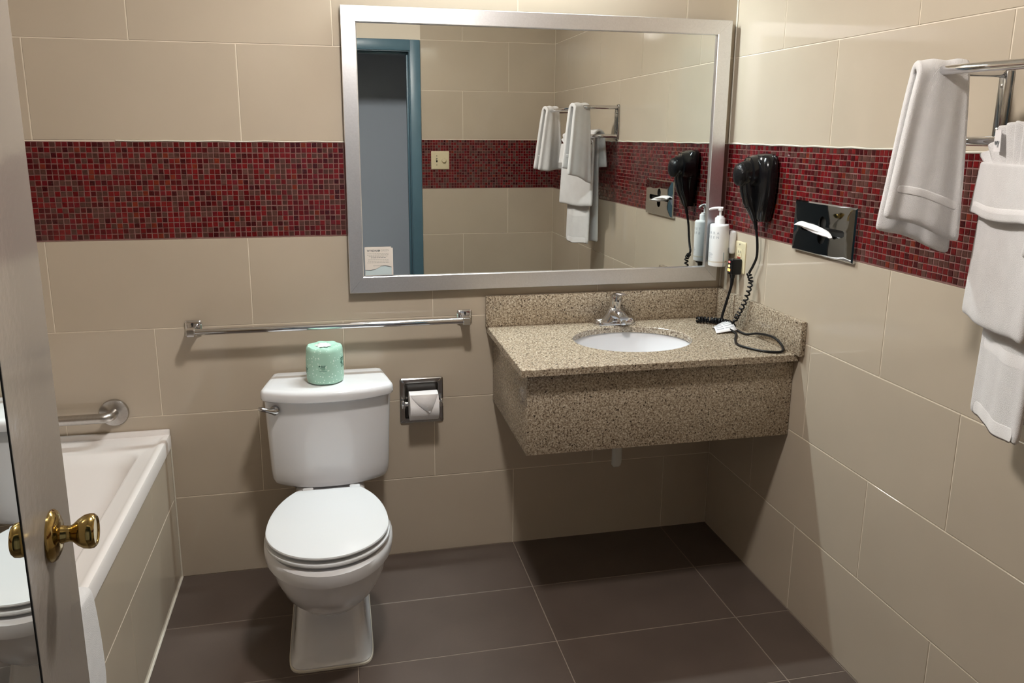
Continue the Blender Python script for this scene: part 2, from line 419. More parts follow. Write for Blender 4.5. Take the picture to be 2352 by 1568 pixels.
# ------------------------------------------------------------------ wall mirror
mx0, mx1, mz0, mz1 = -1.3965, -.0320, 1.0155, 1.9535
ix0, ix1, iz0, iz1 = -1.3468, -.0868, 1.0740, 1.9020
wm = empty('wall_mirror', (-.714, 0, 1.0155), 'wide wall mirror in a brushed silver frame above the granite vanity', 'mirror')
def mitre(name, q):   # q: outer a, outer b, inner b, inner a in (x, z)
    rings = []
    def ring(t, y): # t 0 outer .. 1 inner
        a = Vector(q[0]).lerp(Vector(q[3]), t); b = Vector(q[1]).lerp(Vector(q[2]), t); return [(a.x, y, a.y), (b.x, y, b.y)]
    prof = [(0, -.001), (0, -.027), (.03, -.0300), (.93, -.0300), (.97, -.0285), (1, -.019), (1, -.001)]
    pts = [ring(t, y) for t, y in prof]; n = len(pts)
    vs = [p for pr in pts for p in pr]; fs = [(2*i, 2*i+1, 2*((i+1) % n)+1, 2*((i+1) % n)) for i in range(n)]
    fs += [tuple(2*i for i in range(n)), tuple(2*i+1 for i in range(n))]
    G().add(vs, fs).build(name, M['frame'], wm)
e = .0003
mitre('frame_rail', [(mx0+e, mz1), (mx1-e, mz1), (ix1-e, iz1), (ix0+e, iz1)])
mitre('frame_rail', [(mx0+e, mz0), (mx1-e, mz0), (ix1-e, iz0), (ix0+e, iz0)])
mitre('frame_stile', [(mx0, mz0+e), (mx0, mz1-e), (ix0, iz1-e), (ix0, iz0+e)])
mitre('frame_stile', [(mx1, mz0+e), (mx1, mz1-e), (ix1, iz1-e), (ix1, iz0+e)])
tilt = .0035
g = G(); hh = (iz1-iz0)
g.add([(ix0-.004, -.0192-tilt*hh/2, iz0-.004), (ix1+.004, -.0192-tilt*hh/2, iz0-.004), (ix1+.004, -.0192+tilt*hh/2, iz1+.004), (ix0-.004, -.0192+tilt*hh/2, iz1+.004),
       (ix0-.004, -.010, iz0-.004), (ix1+.004, -.010, iz0-.004), (ix1+.004, -.010, iz1+.004), (ix0-.004, -.010, iz1+.004)],
      [(0, 1, 2, 3), (7, 6, 5, 4), (0, 4, 5, 1), (1, 5, 6, 2), (2, 6, 7, 3), (3, 7, 4, 0)])
g.build('mirror_glass', M['mirror'], wm)

# information card tucked into the lower left corner of the mirror
cdx, cdz, cw, ch_ = ix0+.004, iz0+.001, .096, .099
card = G().box((cdx, -.0245, cdz), (cdx+cw-.006, -.0235, cdz+ch_), 0).box((cdx+.003, -.0235, cdz), (cdx+cw, -.0225, cdz+ch_-.004))
card.mi = [0]*len(card.f)
card = tag(card.build('information_card', M['card']), 'small cream printed card tucked in the lower left corner of the mirror', 'card')
yc = -.0247
def ctext(txt, size, x, z, m, name, bold=0., width=.04):
    vs, fs = text_mesh(txt, size, bold); k = width/(max(v.x for v in vs)-min(v.x for v in vs)); vs = [Vector((v.x*k, v.y, 0)) for v in vs]; G().add([(x+v.x, yc, z+v.y) for v in vs], fs).build(name, m, card)
ccx = cdx+cw/2-.003
ctext('WYNDHAM', .0098, ccx-.0150, cdz+.0858, M['ink'], 'printed_heading', .0002, .0440)
ctext('GREEN', .0098, ccx+.0235, cdz+.0866, M['ink_light'], 'printed_heading', 0., .0285)
g = G()
for k, (z, a, b) in enumerate([(.0765, -.036, .037), (.0715, -.037, .037), (.0667, -.031, .033), (.0618, -.024, .026), (.0550, -.034, .035), (.0500, -.034, .036), (.0450, -.037, .038), (.034, -.017, .019)]):
    x = a
    while x < b:
        l = random.uniform(.003, .008); g.box((ccx+x, yc-.0001, cdz+z-.0009), (ccx+min(x+l, b), yc+.0002, cdz+z+.0009), mi=1 if k == 3 else 0); x += l+.0014
g.build('printed_lines', [M['ink_light'], M['ink']], card)
top = [(0, .020), (.2, .019), (.4, .022), (.52, .027), (.6, .032), (.75, .034), (.88, .032), (1, .029)]
g = G(); wv = .0895
g.add([(cdx+.0005+t*wv, yc, cdz+z) for t, z in top]+[(cdx+.0005+t*wv, yc, cdz+.0015) for t, z in top], [(i, i+1, 8+i+1, 8+i) for i in range(7)], 0)
g.add([(cdx+.0005+t*wv, yc-.0002, cdz+z+.0008) for t, z in top]+[(cdx+.0005+t*wv, yc-.0002, cdz+z-.0010*(1+math.sin(t*9))) for t, z in top], [(i, i+1, 8+i+1, 8+i) for i in range(7)], 1)
g.build('printed_wave', [M['wave'], M['ink']], card)

# ------------------------------------------------------------------ vanity
van = empty('vanity', (-.457, 0, .59), 'wall hung speckled granite vanity with undermount sink in the corner', 'vanity')
CZ, CF, CX = .873, -.557, -.915
def ellipse(cx, cy, a, b, n, z): return [(cx+a*math.cos(2*PI*k/n), cy+b*math.sin(2*PI*k/n), z) for k in range(n)]
SX, SY, SA, SB, N = -.456, -.268, .207, .168, 64
def rect_ring(z):   # points on the counter outline at the directions of the ellipse points, keeping the four corners
    out = []
    x0, x1, y0, y1 = CX, -.0015, CF, -.0015
    cor = [math.atan2(y-SY, x-SX) % (2*PI) for x, y in ((x1, y1), (x0, y1), (x0, y0), (x1, y0))]
    ang = [2*PI*k/N for k in range(N)]
    for c, p in zip(cor, ((x1, y1), (x0, y1), (x0, y0), (x1, y0))):
        i = round(c/(2*PI)*N) % N; ang[i] = ('c', p)
    for a in ang:
        if isinstance(a, tuple): out.append((a[1][0], a[1][1], z)); continue
        dx, dy = math.cos(a), math.sin(a); t = 9
        if dx > 1e-6: t = min(t, (x1-SX)/dx)
        if dx < -1e-6: t = min(t, (x0-SX)/dx)
        if dy > 1e-6: t = min(t, (y1-SY)/dy)
        if dy < -1e-6: t = min(t, (y0-SY)/dy)
        out.append((SX+dx*t, SY+dy*t, z))
    return out
def ins(ring, d): return [(min(max(x, CX+d), -.0015), max(y, CF+d), z) for x, y, z in ring]
g = G()
g.loft([ellipse(SX, SY, SA, SB, N, CZ-.022), ellipse(SX, SY, SA, SB, N, CZ-.002), ellipse(SX, SY, SA+.002, SB+.002, N, CZ), ins(rect_ring(CZ), .002), rect_ring(CZ-.002), rect_ring(CZ-.022), ellipse(SX, SY, SA, SB, N, CZ-.022)], False, False, smooth=False)
g.build('countertop', M['granite'], van)
G().box((-.9195, -.0205, CZ), (-.0215, -.0010, .985), .0015).build('backsplash', M['granite'], van)
g = G().box((-.0205, -.585, CZ+.0004), (-.0010, -.155, .985), .0015); g.box((-.0205, -.1545, CZ+.0004), (-.0010, -.0012, .9845), .0015); g.build('backsplash', M['granite'], van)
G().box((-.890, -.531, .590), (-.0015, -.512, CZ-.022), .001).build('front_panel', M['granite'], van)
G().box((-.8905, -.5305, .590), (-.872, -.0012, CZ-.0225), .001).build('side_panel', M['granite'], van)
g = G(); rr = [(1.02, -.022), (1.0, -.026), (.985, -.045), (.95, -.09), (.86, -.125), (.66, -.150), (.35, -.160), (.10, -.163)]
g.loft([ellipse(SX, SY, SA*s+.004, SB*s+.004, N, CZ+z) for s, z in rr], False, True)
g.loft([ellipse(SX, SY, SA*s+.014, SB*s+.014, N, CZ+z-.008) for s, z in rr], False, True)
bas = g.build('sink_basin', M['porcelain'], van)
G().lathe([(.001, .003), (.018, .003), (.022, .001), (.023, -.002)], (SX, SY, CZ-.161), (0, 0, 1), 24).build('sink_drain', M['chrome'], bas)
g = G().tube([(-.497, -.27, .70), (-.497, -.27, .425), (-.497, -.266, .412), (-.497, -.27, .405)], [.0175, .0175, .0165, .010], 20)
g.lathe([(.021, 0), (.021, .03)], (-.497, -.27, .56), (0, 0, 1), 20)
tag(g.build('drain_pipe', M['pvc']), 'white plastic drain pipe end below the granite vanity', 'pipe')

# faucet
fx, fyy = -.447, -.062
fa = empty('faucet', (fx, fyy, CZ), 'chrome single lever faucet on the counter behind the sink', 'faucet')
def stad(cx, cy, hw, hd, z, n=12):
    out = []
    for k in range(2*n+2):
        i = k if k <= n else k-1
        a = -PI/2+PI*(k if k <= n else k-n-1)/n + (0 if k <= n else PI)
        sx = (hw-hd) if k <= n else -(hw-hd)
        out.append((cx+sx+hd*math.cos(a), cy+hd*math.sin(a), z))
    return out
g = G().loft([stad(fx, fyy, .080, .027, CZ), stad(fx, fyy, .081, .028, CZ+.004), stad(fx, fyy, .079, .026, CZ+.013), stad(fx, fyy, .072, .020, CZ+.022), stad(fx, fyy, .058, .012, CZ+.027)])
g.loft([stad(fx, fyy, .060, .026, CZ+.010), stad(fx, fyy, .046, .025, CZ+.026), stad(fx, fyy, .032, .024, CZ+.044), stad(fx, fyy, .0235, .0225, CZ+.058), stad(fx, fyy, .019, .0185, CZ+.061)])
g.build('faucet_body', M['chrome'], fa)
sp = catmull([(fx-.004, fyy+.004, CZ+.034), (fx, fyy-.030, CZ+.044), (fx+.004, fyy-.060, CZ+.045), (fx+.006, fyy-.082, CZ+.040)], 6)
g = G()
def sring(p, wd, ht, n=20): return [(p.x+wd*math.cos(2*PI*k/n), p.y, p.z+ht*math.sin(2*PI*k/n)) for k in range(n)]
g.loft([sring(p, .024-.007*i/(len(sp)-1), .020-.008*i/(len(sp)-1)) for i, p in enumerate(sp)])
g.lathe([(.0125, 0), (.0130, -.006), (.0130, -.016), (.0112, -.018)], (fx+.006, fyy-.072, CZ+.034), (0, 0, 1), 24)
g.build('spout', M['chrome'], fa)
g = G().lathe([(.0215, -.004), (.0220, .004), (.0205, .0055), (.0200, .008), (.0205, .028), (.0200, .044), (.0175, .052), (.0120, .057), (.004, .059)], (fx, fyy, CZ+.058), (.10, -.06, 1), 32)
lp = [(fx+.004, fyy+.010, CZ+.106), (fx+.006, fyy-.010, CZ+.113), (fx+.010, fyy-.035, CZ+.1185), (fx+.014, fyy-.056, CZ+.1195)]
wds = [.013, .0175, .0155, .0115]; hts = [.009, .0085, .005, .003]
cp = catmull(lp, 5); L_ = len(cp)-1
def lin(a, t): i = min(int(t*(len(a)-1)), len(a)-2); u = t*(len(a)-1)-i; return a[i]*(1-u)+a[i+1]*u
g.loft([sring(p, lin(wds, i/L_), lin(hts, i/L_)) for i, p in enumerate(cp)])
lv = g.build('lever_handle', M['chrome'], fa)
G().lathe([(.0034, 0), (.0034, .0010)], (fx+.003, fyy-.0225, CZ+.091), (0, -1, .06), 14).build('index_dot', M['dark'], lv)

# ------------------------------------------------------------------ toilet
toi = empty('toilet', (-1.485, -.35, 0), 'white two piece toilet with closed lid below the chrome towel bar', 'toilet')
TX = -1.482
def tank_ring(hw, yb, ys, yf, z, hb=None, n=48, rc=.02):
    """plan: flat back edge at yb (half width hb), sides to ys, bowed front reaching yf"""
    hb = hb or hw; out = [(TX+hb-rc*.4, yb, z), (TX+hb, yb-rc*.4, z)]
    for k in range(n+1):
        t = -1+2*k/n
        x = hw*(-t); y = ys + (yf-ys)*(1-abs(t)**2.4)
        if k in (0, n): y += .012
        out.append((TX+x, y, z))
    out += [(TX-hb, yb-rc*.4, z), (TX-hb+rc*.4, yb, z)]
    return out
g = G()
g.loft([tank_ring(.150, -.05, -.13, -.185, .3925), tank_ring(.168, -.040, -.147, -.204, .3940), tank_ring(.181, -.032, -.159, -.216, .3990), tank_ring(.188, -.029, -.166, -.222, .4080), tank_ring(.1915, -.027, -.170, -.2245, .420), tank_ring(.194, -.026, -.174, -.227, .45), tank_ring(.202, -.024, -.180, -.232, .66), tank_ring(.204, -.024, -.182, -.234, .7065)])
g.build('tank', M['porcelain'], toi)
g = G()
lidp = [(.200, -.194, -.244, .7045, .184), (.2065, -.198, -.2505, .7050, .186), (.2115, -.201, -.2550, .7085, .187), (.2130, -.202, -.2565, .7150, .187), (.2132, -.202, -.2567, .7280, .187), (.2120, -.201, -.2555, .7345, .186), (.2085, -.1985, -.2515, .7400, .184), (.2030, -.194, -.2455, .7433, .179), (.1950, -.188, -.2370, .7448, .172)]
g.loft([tank_ring(a, -.012-(.2132-a)*.7, b, c, z, d_) for a, b, c, z, d_ in lidp])
g.build('tank_lid', M['porcelain'], toi)
hb = (-1.6505, -.203, .6745)
g = G().lathe([(.0165, 0), (.0165, .006), (.013, .012), (.006, .015)], hb, (-.25, -1, 0), 24)
g.tube(catmull([(-1.6515, -.214, .675), (-1.664, -.222, .679), (-1.680, -.226, .6845), (-1.700, -.224, .691)], 5), [.0125, .0115, .0090, .0075, .0070, .0072, .0076, .0050], 12)
g.build('flush_lever', M['dull_chrome'], toi)
# bowl, pedestal and deck: one china casting
def egg(hw, yf, yb, z, sq=2.0, n=40, xc=-1.4905, yc=None):
    yc = yc if yc is not None else yb+(yf-yb)*.47; out = []
    for k in range(n):
        a = 2*PI*k/n; ca, sa = math.cos(a), math.sin(a)
        x = hw*math.copysign(abs(ca)**(2/sq), ca); y = math.copysign(abs(sa)**(2/sq), sa)
        out.append((xc+x, yc+(yb-yc)*y if y > 0 else yc-(yc-yf)*(-y), z))
    return out
g = G()
bowl = [(.085, -.49, -.20, .120, 2.6), (.100, -.545, -.20, .145, 2.3), (.126, -.625, -.22, .185, 2.1), (.150, -.678, -.24, .230, 2.05), (.166, -.712, -.26, .280, 2.0), (.175, -.728, -.275, .325, 2.0), (.1765, -.732, -.28, .343, 2.0), (.1865, -.747, -.285, .3465, 2.0), (.1885, -.750, -.285, .366, 2.0), (.187, -.748, -.286, .384, 2.0), (.180, -.740, -.290, .392, 2.0)]
g.loft([egg(a, b, c, z, s) for a, b, c, z, s in bowl])
ped = [(.1235, -.612, -.14, .000, 8), (.1235, -.612, -.14, .010, 8), (.120, -.606, -.14, .016, 8), (.112, -.590, -.145, .035, 8), (.106, -.560, -.15, .08, 8), (.1005, -.520, -.15, .135, 7), (.097, -.490, -.15, .180, 5), (.094, -.45, -.15, .24, 5)]
g.loft([egg(a, b, c, z, s, xc=-1.497) for a, b, c, z, s in ped])
g.box((-1.600, -.345, .295), (-1.372, -.035, .388), .02, seg=3)
g.box((-1.575, -.30, .02), (-1.415, -.10, .30), .02, seg=3)
g.build('bowl', M['porcelain'], toi)
G().loft([egg(.1265, -.616, -.14, 0, 8, xc=-1.497), egg(.1255, -.6155, -.14, .005, 8, xc=-1.497), egg(.1215, -.610, -.14, .0085, 8, xc=-1.497)], True, True).build('caulk_bead', M['caulk'], toi)
def seat_ring(hw, yf, yb, hb, z, yc=-.545, n=48):
    out = []
    for k in range(n+1):      # front half
        a = PI*k/n; out.append((-1.4915+hw*math.cos(a), yc-(yc-yf)*math.sin(a), z))
    th = math.acos(hb/hw); m_ = 14
    for k in range(1, m_+1):
        a = th*k/m_; out.append((-1.4915-hw*math.cos(a), yc+(yb-yc)*math.sin(a)/math.sin(th), z))
    for k in range(m_, 0, -1):
        a = th*k/m_; out.append((-1.4915+hw*math.cos(a), yc+(yb-yc)*math.sin(a)/math.sin(th), z))
    return out
def srings(gx, z0, z1): return [seat_ring(.170+gx, -.724-gx, -.306, .095, z0), seat_ring(.1755+gx, -.7315-gx, -.302, .099, z0+.003), seat_ring(.1768+gx, -.7330-gx, -.301, .100, (z0+z1)/2), seat_ring(.1755+gx, -.7315-gx, -.302, .099, z1-.003), seat_ring(.168+gx, -.722-gx, -.308, .094, z1)]
G().loft(srings(.003, .3990, .4135)).build('seat', M['seat_white'], toi)
G().loft(srings(.0, .4205, .4340)).build('seat_lid', M['seat_white'], toi)
for sx in (-.075, .075): G().box((TX+sx-.018, -.300, .386), (TX+sx+.018, -.262, .424), .006).build('seat_hinge', M['seat_white'], toi)
g = G().tube([(-1.600, -.12, .405), (-1.600, -.12, .37)], .016, 16, mi=0); g.tube(catmull([(-1.600, -.12, .372), (-1.602, -.10, .30), (-1.64, -.05, .22), (-1.64, -.02, .19)], 6), .006, 10, mi=1)
g.build('water_supply', [M['dark'], M['dull_chrome']], toi)

# wrapped paper roll on the tank lid
rx, ry, rz = -1.4885, -.140, .7452
rr_ = .0605; rh = .125
g = G(); n = 64; rings = []
def wr(r, z, amp, ph=0): return [(rx+math.cos(2*PI*k/n)*(r+.5*amp*math.sin(5*2*PI*k/n+ph)+amp*.5*math.sin(13*2*PI*k/n+2*ph)), ry+math.sin(2*PI*k/n)*(r+.5*amp*math.sin(5*2*PI*k/n+ph)+amp*.5*math.sin(13*2*PI*k/n+2*ph)), z+amp*.8*math.sin(7*2*PI*k/n+ph)) for k in range(n)]
for r, z, a in [(.02, .004, .0003), (.052, .0030, .0005), (.0585, .0045, .0005), (.0605, .014, .0004), (.0610, .04, .0003), (.0605, .08, .0004), (.0595, .108, .0006), (.0575, .118, .0010), (.0530, .1225, .0016), (.041, .1215, .0030), (.028, .1195, .0030), (.017, .116, .0012)]:
    rings.append(wr(r, rz+z, a, z*60))
wrap = tag(g.loft(rings, True, True).build('wrapped_toilet_roll', M['wrap']), 'toilet roll in mint green speckled wrapper on top of the tank', 'toilet roll')
g = G(); g.loft([[(rx-.004+math.cos(2*PI*k/14)*r*(1+.3*math.sin(3*k)), ry+.006+math.sin(2*PI*k/14)*r*.8*(1+.25*math.sin(2*k+1)), rz+z+.002*math.sin(4*k)) for k in range(14)] for r, z in [(.024, .1195), (.017, .1255), (.008, .1235)]], True, True, smooth=False)
g.build('tucked_tissue', M['paper'], wrap)
def on_roll(name, vs, fs, ang, z, m, rad=.0612):
    out = []
    for v in vs:
        a = ang + v.x/rad; out.append((rx+math.sin(a)*rad, ry-math.cos(a)*rad, rz+z+v.y))
    G().add(out, fs).build(name, m, wrap)
vs, fs = text_mesh('green', .030, .0002); on_roll('printed_word', vs, fs, R(88), .082, M['green_ink'])
vs, fs = text_mesh('heritage', .030, .0002); on_roll('printed_word', vs, fs, R(104), .062, M['green_ink'])
vs, fs = text_mesh('heritage', .029, .0003); on_roll('printed_word', vs, fs, R(-104), .050, M['green_ink'])
vs, fs = text_mesh('green', .022, .0003); on_roll('printed_word', vs, fs, R(-112), .070, M['green_ink'])
g = []; ff = []
def quad(x0, x1, y0, y1):
    k = len(g); g.extend([Vector((x0, y0, 0)), Vector((x1, y0, 0)), Vector((x1, y1, 0)), Vector((x0, y1, 0))]); ff.append((k, k+1, k+2, k+3))
for x0, x1, y0, y1 in [(-.013, -.008, .004, .010), (-.006, .010, .007, .009), (-.005, .008, .003, .005), (-.008, .009, -.001, .0005), (-.006, .007, -.005, -.0035), (-.012, .013, -.0105, -.0095)]:
    n0 = 5
    for q in range(n0): quad(x0+(x1-x0)*q/n0, x0+(x1-x0)*(q+1)/n0, y0, y1)
on_roll('printed_panel', g, ff, R(-6), .060, M['green_ink'])

# recessed paper holder and its roll
px0, px1, pz0, pz1 = -1.233, -1.0765, .522, .691
ph = empty('paper_holder', (-1.155, 0, .522), 'recessed chrome toilet paper holder in the wall beside the vanity', 'paper holder')
g = G(); o_ = rrect(px0, px1, pz0, pz1, .006, 4); i_ = rrect(px0+.019, px1-.019, pz0+.019, pz1-.019, .006, 4)
def yz(l, y): return [(x, y, z) for x, z in l]
i2 = rrect(px0+.021, px1-.021, pz0+.021, pz1-.021, .005, 4)
g.loft([yz(o_, -.0005), yz(o_, -.005), yz(rrect(px0+.003, px1-.003, pz0+.003, pz1-.003, .005, 4), -.0075), yz(rrect(px0+.017, px1-.017, pz0+.017, pz1-.017, .006, 4), -.0065), yz(i_, -.004), yz(i2, .0005)], False, False)
g.build('holder_frame', M['dull_chrome'], ph)
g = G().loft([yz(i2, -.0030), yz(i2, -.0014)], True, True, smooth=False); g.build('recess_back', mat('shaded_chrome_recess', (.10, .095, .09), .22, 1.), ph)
for x in (px0+.010, px1-.010): G().box((x-.006, -.040, .588), (x+.006, -.004, .618), .004).build('roller_post', M['chrome'], ph)
G().tube([(px0+.012, -.030, .604), (px1-.012, -.030, .604)], .0085, 20).build('roller', M['chrome'], ph)
g = G(); rc = (-.0405, .600)
def roll_prof(x): return [(x, rc[0]+.050*math.cos(2*PI*k/40)*.98+.0, rc[1]+.050*math.sin(2*PI*k/40)) for k in range(40)]
RX0, RX1 = -1.2035, -1.1010
def ringx(x, r): return [(x, rc[0]+max(-9, r*math.cos(2*PI*k/40)), rc[1]+r*math.sin(2*PI*k/40)) for k in range(40)]
def flat(l): return [(x, min(y, -.0032), z) for x, y, z in l]
g.loft([flat(ringx(RX0, .012)), flat(ringx(RX0, .051)), flat(ringx(RX0+.001, .052)), flat(ringx(RX1-.001, .052)), flat(ringx(RX1, .051)), flat(ringx(RX1, .012))], True, True)
tp = tag(g.build('toilet_paper_roll', M['paper']), 'white toilet paper roll with folded point in the chrome wall holder', 'toilet roll')
g = G()   # folded triangular end of the sheet
def onr(x, a, r=.0532): return (x, rc[0]-r*math.cos(a), rc[1]+r*math.sin(a))
A0 = R(62)
rows = []
for k in range(9):
    t = k/8; a = A0-t*R(72); tipx = RX1-.034
    rows.append([onr(RX0+.003+(tipx-RX0-.003)*t**1.6, a, .0528+.004*t), onr(RX1-.001+(tipx-RX1+.001)*t**1.1, a, .0528+.004*t)])
g.add([p for r in rows for p in r], [(2*i, 2*i+1, 2*i+3, 2*i+2) for i in range(8)], 0, True)
g.build('folded_end', M['paper'], tp, solid=.0006)

# long chrome towel bar
tb = empty('towel_bar', (-1.455, 0, .91), 'long chrome towel bar on two square posts above the toilet tank', 'towel bar')
for k, (x, z) in enumerate(((-1.9145, .911), (-.9965, .9105))):
    g = G(); s_ = .026; d = 1 if k == 0 else -1
    def sq(s, y, cz=0., sx=0.): return [(x+sx+a, y, z+cz+b) for a, b in rrect(-s, s, -s, s, s*.22, 3)]
    g.loft([sq(.0265, -.0005), sq(.0265, -.004), sq(.0225, -.008), sq(.0215, -.0085)])
    g.loft([sq(.019, -.008, -.003, -.002*d), sq(.0145, -.030, -.002), sq(.0135, -.055, .001, .002*d), sq(.0135, -.082, .002, .003*d), sq(.011, -.086, .002, .003*d)])
    po = g.build('bar_post', M['chrome'], tb)
    G().lathe([(.0045, 0), (.0045, .0008)], (x-.002*d, -.0088, z+.016), (0, -1, 0), 10).build('screw_hole', M['dark'], po)
G().tube([(-1.915, -.070, .9135), (-.996, -.070, .9135)], .0108, 20).build('bar', M['chrome'], tb)

# grab bar over the tub
gb = empty('grab_bar', (-2.19, 0, .632), 'brushed steel grab bar with round flange above the bathtub', 'grab bar')
G().lathe([(.0465, .0005), (.0465, .004), (.044, .0085), (.020, .0105), (.017, .012)], (-2.1855, 0, .632), (0, -1, 0), 40).build('wall_flange', M['steel'], gb)
G().lathe([(.0465, .0005), (.0465, .004), (.044, .0085), (.020, .0105), (.017, .012)], (-2.72, 0, .632), (0, -1, 0), 40).build('wall_flange', M['steel'], gb)
G().tube(arc_path([(-2.1855, -.006, .632), (-2.1875, -.060, .634), (-2.7180, -.060, .634), (-2.72, -.006, .632)], .045, 8), .0165, 20).build('grip', M['steel'], gb)

# ------------------------------------------------------------------ bathtub and its tiled apron
AX, TY = -2.02, -1.53
ap = tag(G().box((AX-.03, TY, 0), (AX-.0015, -.0005, .497)).build('wall_tub_apron', M['grout']), kind='structure')
FA = frame((AX, 0, 0), (0, 1, 0), (0, 0, 1))
for (a, b), js in (((0, H), [-.64, -1.25]), ((H, .498), [-.325, -.94])):
    for q0, q1 in spans(TY, -.0, js): put_tile(ap, FA, q0, q1, a, b, M['tile'])
G().tube([(AX+.002, -.003, .002), (AX+.002, TY, .002)], .004, 6).build('caulk_bead', M['caulk'], ap)
G().tube([(AX+.001, -.003, .002), (AX+.001, -.003, .498)], .0035, 6).build('caulk_bead', M['caulk'], ap)
tub = empty('bathtub', (-2.4, -.76, .5), 'white bathtub behind the tiled apron beside the open door', 'bathtub')
g = G(); rz_ = .541
def tr(x0, x1, y0, y1, r, z): return rrect(x0, x1, y0, y1, r, 8, z)
X0, X1, Y0, Y1 = XL+.002, AX+.006, TY, -.003
g.loft([tr(X0, X1, Y0, Y1, .006, .499), tr(X0, X1, Y0, Y1, .006, rz_-.004), tr(X0+.002, X1-.003, Y0+.003, Y1-.001, .006, rz_+.004), tr(X0+.006, X1-.012, Y0+.012, Y1-.006, .008, rz_+.0055), tr(X0+.014, X1-.024, Y0+.024, Y1-.022, .012, rz_+.002), tr(X0+.020, X1-.034, Y0+.034, Y1-.030, .02, rz_-.006),
        tr(X0+.05, X1-.068, Y0+.10, Y1-.085, .07, rz_-.009), tr(X0+.058, X1-.078, Y0+.112, Y1-.098, .08, rz_-.016), tr(X0+.066, X1-.090, Y0+.13, Y1-.122, .09, rz_-.05), tr(X0+.10, X1-.125, Y0+.18, Y1-.25, .10, .30), tr(X0+.13, X1-.155, Y0+.22, Y1-.36, .11, .18), tr(X0+.16, X1-.19, Y0+.26, Y1-.42, .11, .155)], False, True)
g.build('tub_shell', M['tub'], tub)
G().box((XL+.002, -.0165, rz_-.01), (AX+.004, -.001, .5625), .004).build('wall_flange_lip', M['tub'], tub)

# ------------------------------------------------------------------ cloth
def cloth(rows, name, m, parent=None, solid=.006, subdiv=1):
    n = len(rows[0]); vs = [p for r in rows for p in r]
    g = G().add(vs, [(i*n+j, i*n+j+1, (i+1)*n+j+1, (i+1)*n+j) for i in range(len(rows)-1) for j in range(n-1)], 0, True)
    return g.build(name, m, parent, subdiv=subdiv, solid=solid)
def hang(center, d, wt, wb, front, back, rad, fold, seed, nrm_sign=1, skew=0., gap=.0, slope=0.):
    """a towel folded over a bar: width direction d (unit, horizontal), centre of the bar, widths at bar and hem, lengths of both drops"""
    rnd = random.Random(seed); d = Vector(d).normalized(); nn = Vector((d.y, -d.x, 0))*nrm_sign
    c = Vector(center); rows = []; NS = 16; ph = [rnd.uniform(0, 6) for _ in range(4)]
    prof = []
    for k in range(17): prof.append((front*(1-k/16), 0))
    for k in range(1, 9): prof.append((0, k/9))
    for k in range(17): prof.append((-back*k/16 if k else -1e-6, 1))
    for L, t in prof:
        row = []
        drop = abs(L); side = 1 if t == 0 else (-1 if t == 1 else None)
        ln = front if side == 1 else back
        u = drop/ln if side else 0
        wd = wt+(wb-wt)*(u**.8)
        for j in range(NS+1):
            s = j/NS-.5
            fl = fold*(.25+.75*u)*(math.sin(s*9+ph[0])+.5*math.sin(s*19+ph[1]+u*1.5))
            if side: off = side*(rad+gap*u+.004*u) + fl*side; z = -drop + .004*math.sin(s*7+ph[2])*u - slope*s*u
            else: a = PI*t; off = rad*math.cos(a)+fl*.3*math.cos(a); z = rad*math.sin(a)+.002*math.sin(s*13+ph[3])
            row.append(c + d*(s*wd+skew*u*wd) + nn*off + Vector((0, 0, z)))
        rows.append(row)
    return rows
def hem_band(rows, k0, k1, name, parent, off=.004):
    """flat woven band lying on rows k0..k1 of a towel"""
    c = [sum((Vector(p) for p in r), Vector())/len(r) for r in rows]
    out = []
    for k in range(k0, k1+1):
        r = rows[k]; row = []
        for j in range(1, len(r)-1):
            a = Vector(r[max(j-1, 0)]); b = Vector(r[min(j+1, len(r)-1)]); up = Vector(rows[max(k-1, 0)][j])-Vector(rows[min(k+1, len(rows)-1)][j])
            n_ = (b-a).cross(up).normalized(); row.append((Vector(r[j]), n_))
        out.append(row)
    for sg in (1, -1):
        rr2 = [[p+n_*off*sg for p, n_ in row] for row in out]
        cloth(rr2, name, M['hem'], parent, .0012, 1)

# swing of the rack: outer loop from the near bracket out, along and back; lower loop nearer the wall
rk = empty('towel_rack', (0, -1.5, 1.54), 'two tier chrome towel rack on the right wall holding the white towels', 'towel rack')
for y in (-1.229, -1.775):
    g = G(); 
    def pl(s, x): return [(x, y+a, z) for a, z in rrect(-.019*s, .019*s, 1.525+.004*(1-s), 1.710-.004*(1-s), .012*s, 4)]
    g.loft([pl(1, -.0005), pl(1, -.003), pl(.75, -.0075), pl(.7, -.008)], smooth=False)
    g.box((-.016, y-.016, 1.535), (-.003, y-.006, 1.70), .003)
    br = g.build('wall_bracket', M['dull_chrome'], rk)
    g = G()
    for z in (1.668, 1.575): G().lathe([(.0052, 0), (.005, .002), (.003, .0032)], (-.0075, y+.002, z), (-1, 0, 0), 12).build('screw', M['steel'], br)
TR = [(-.006, -1.229, 1.695), (-.200, -1.238, 1.6935), (-.238, -1.40, 1.6895), (-.236, -1.765, 1.6835), (-.006, -1.775, 1.692)]
G().tube(arc_path(TR, .05, 8), .0095, 16).build('upper_bar', M['chrome'], rk)
G().tube(arc_path([(-.006, -1.229, 1.553), (-.118, -1.236, 1.551), (-.118, -1.768, 1.549), (-.006, -1.775, 1.553)], .04, 8), .0095, 16).build('lower_bar', M['chrome'], rk)

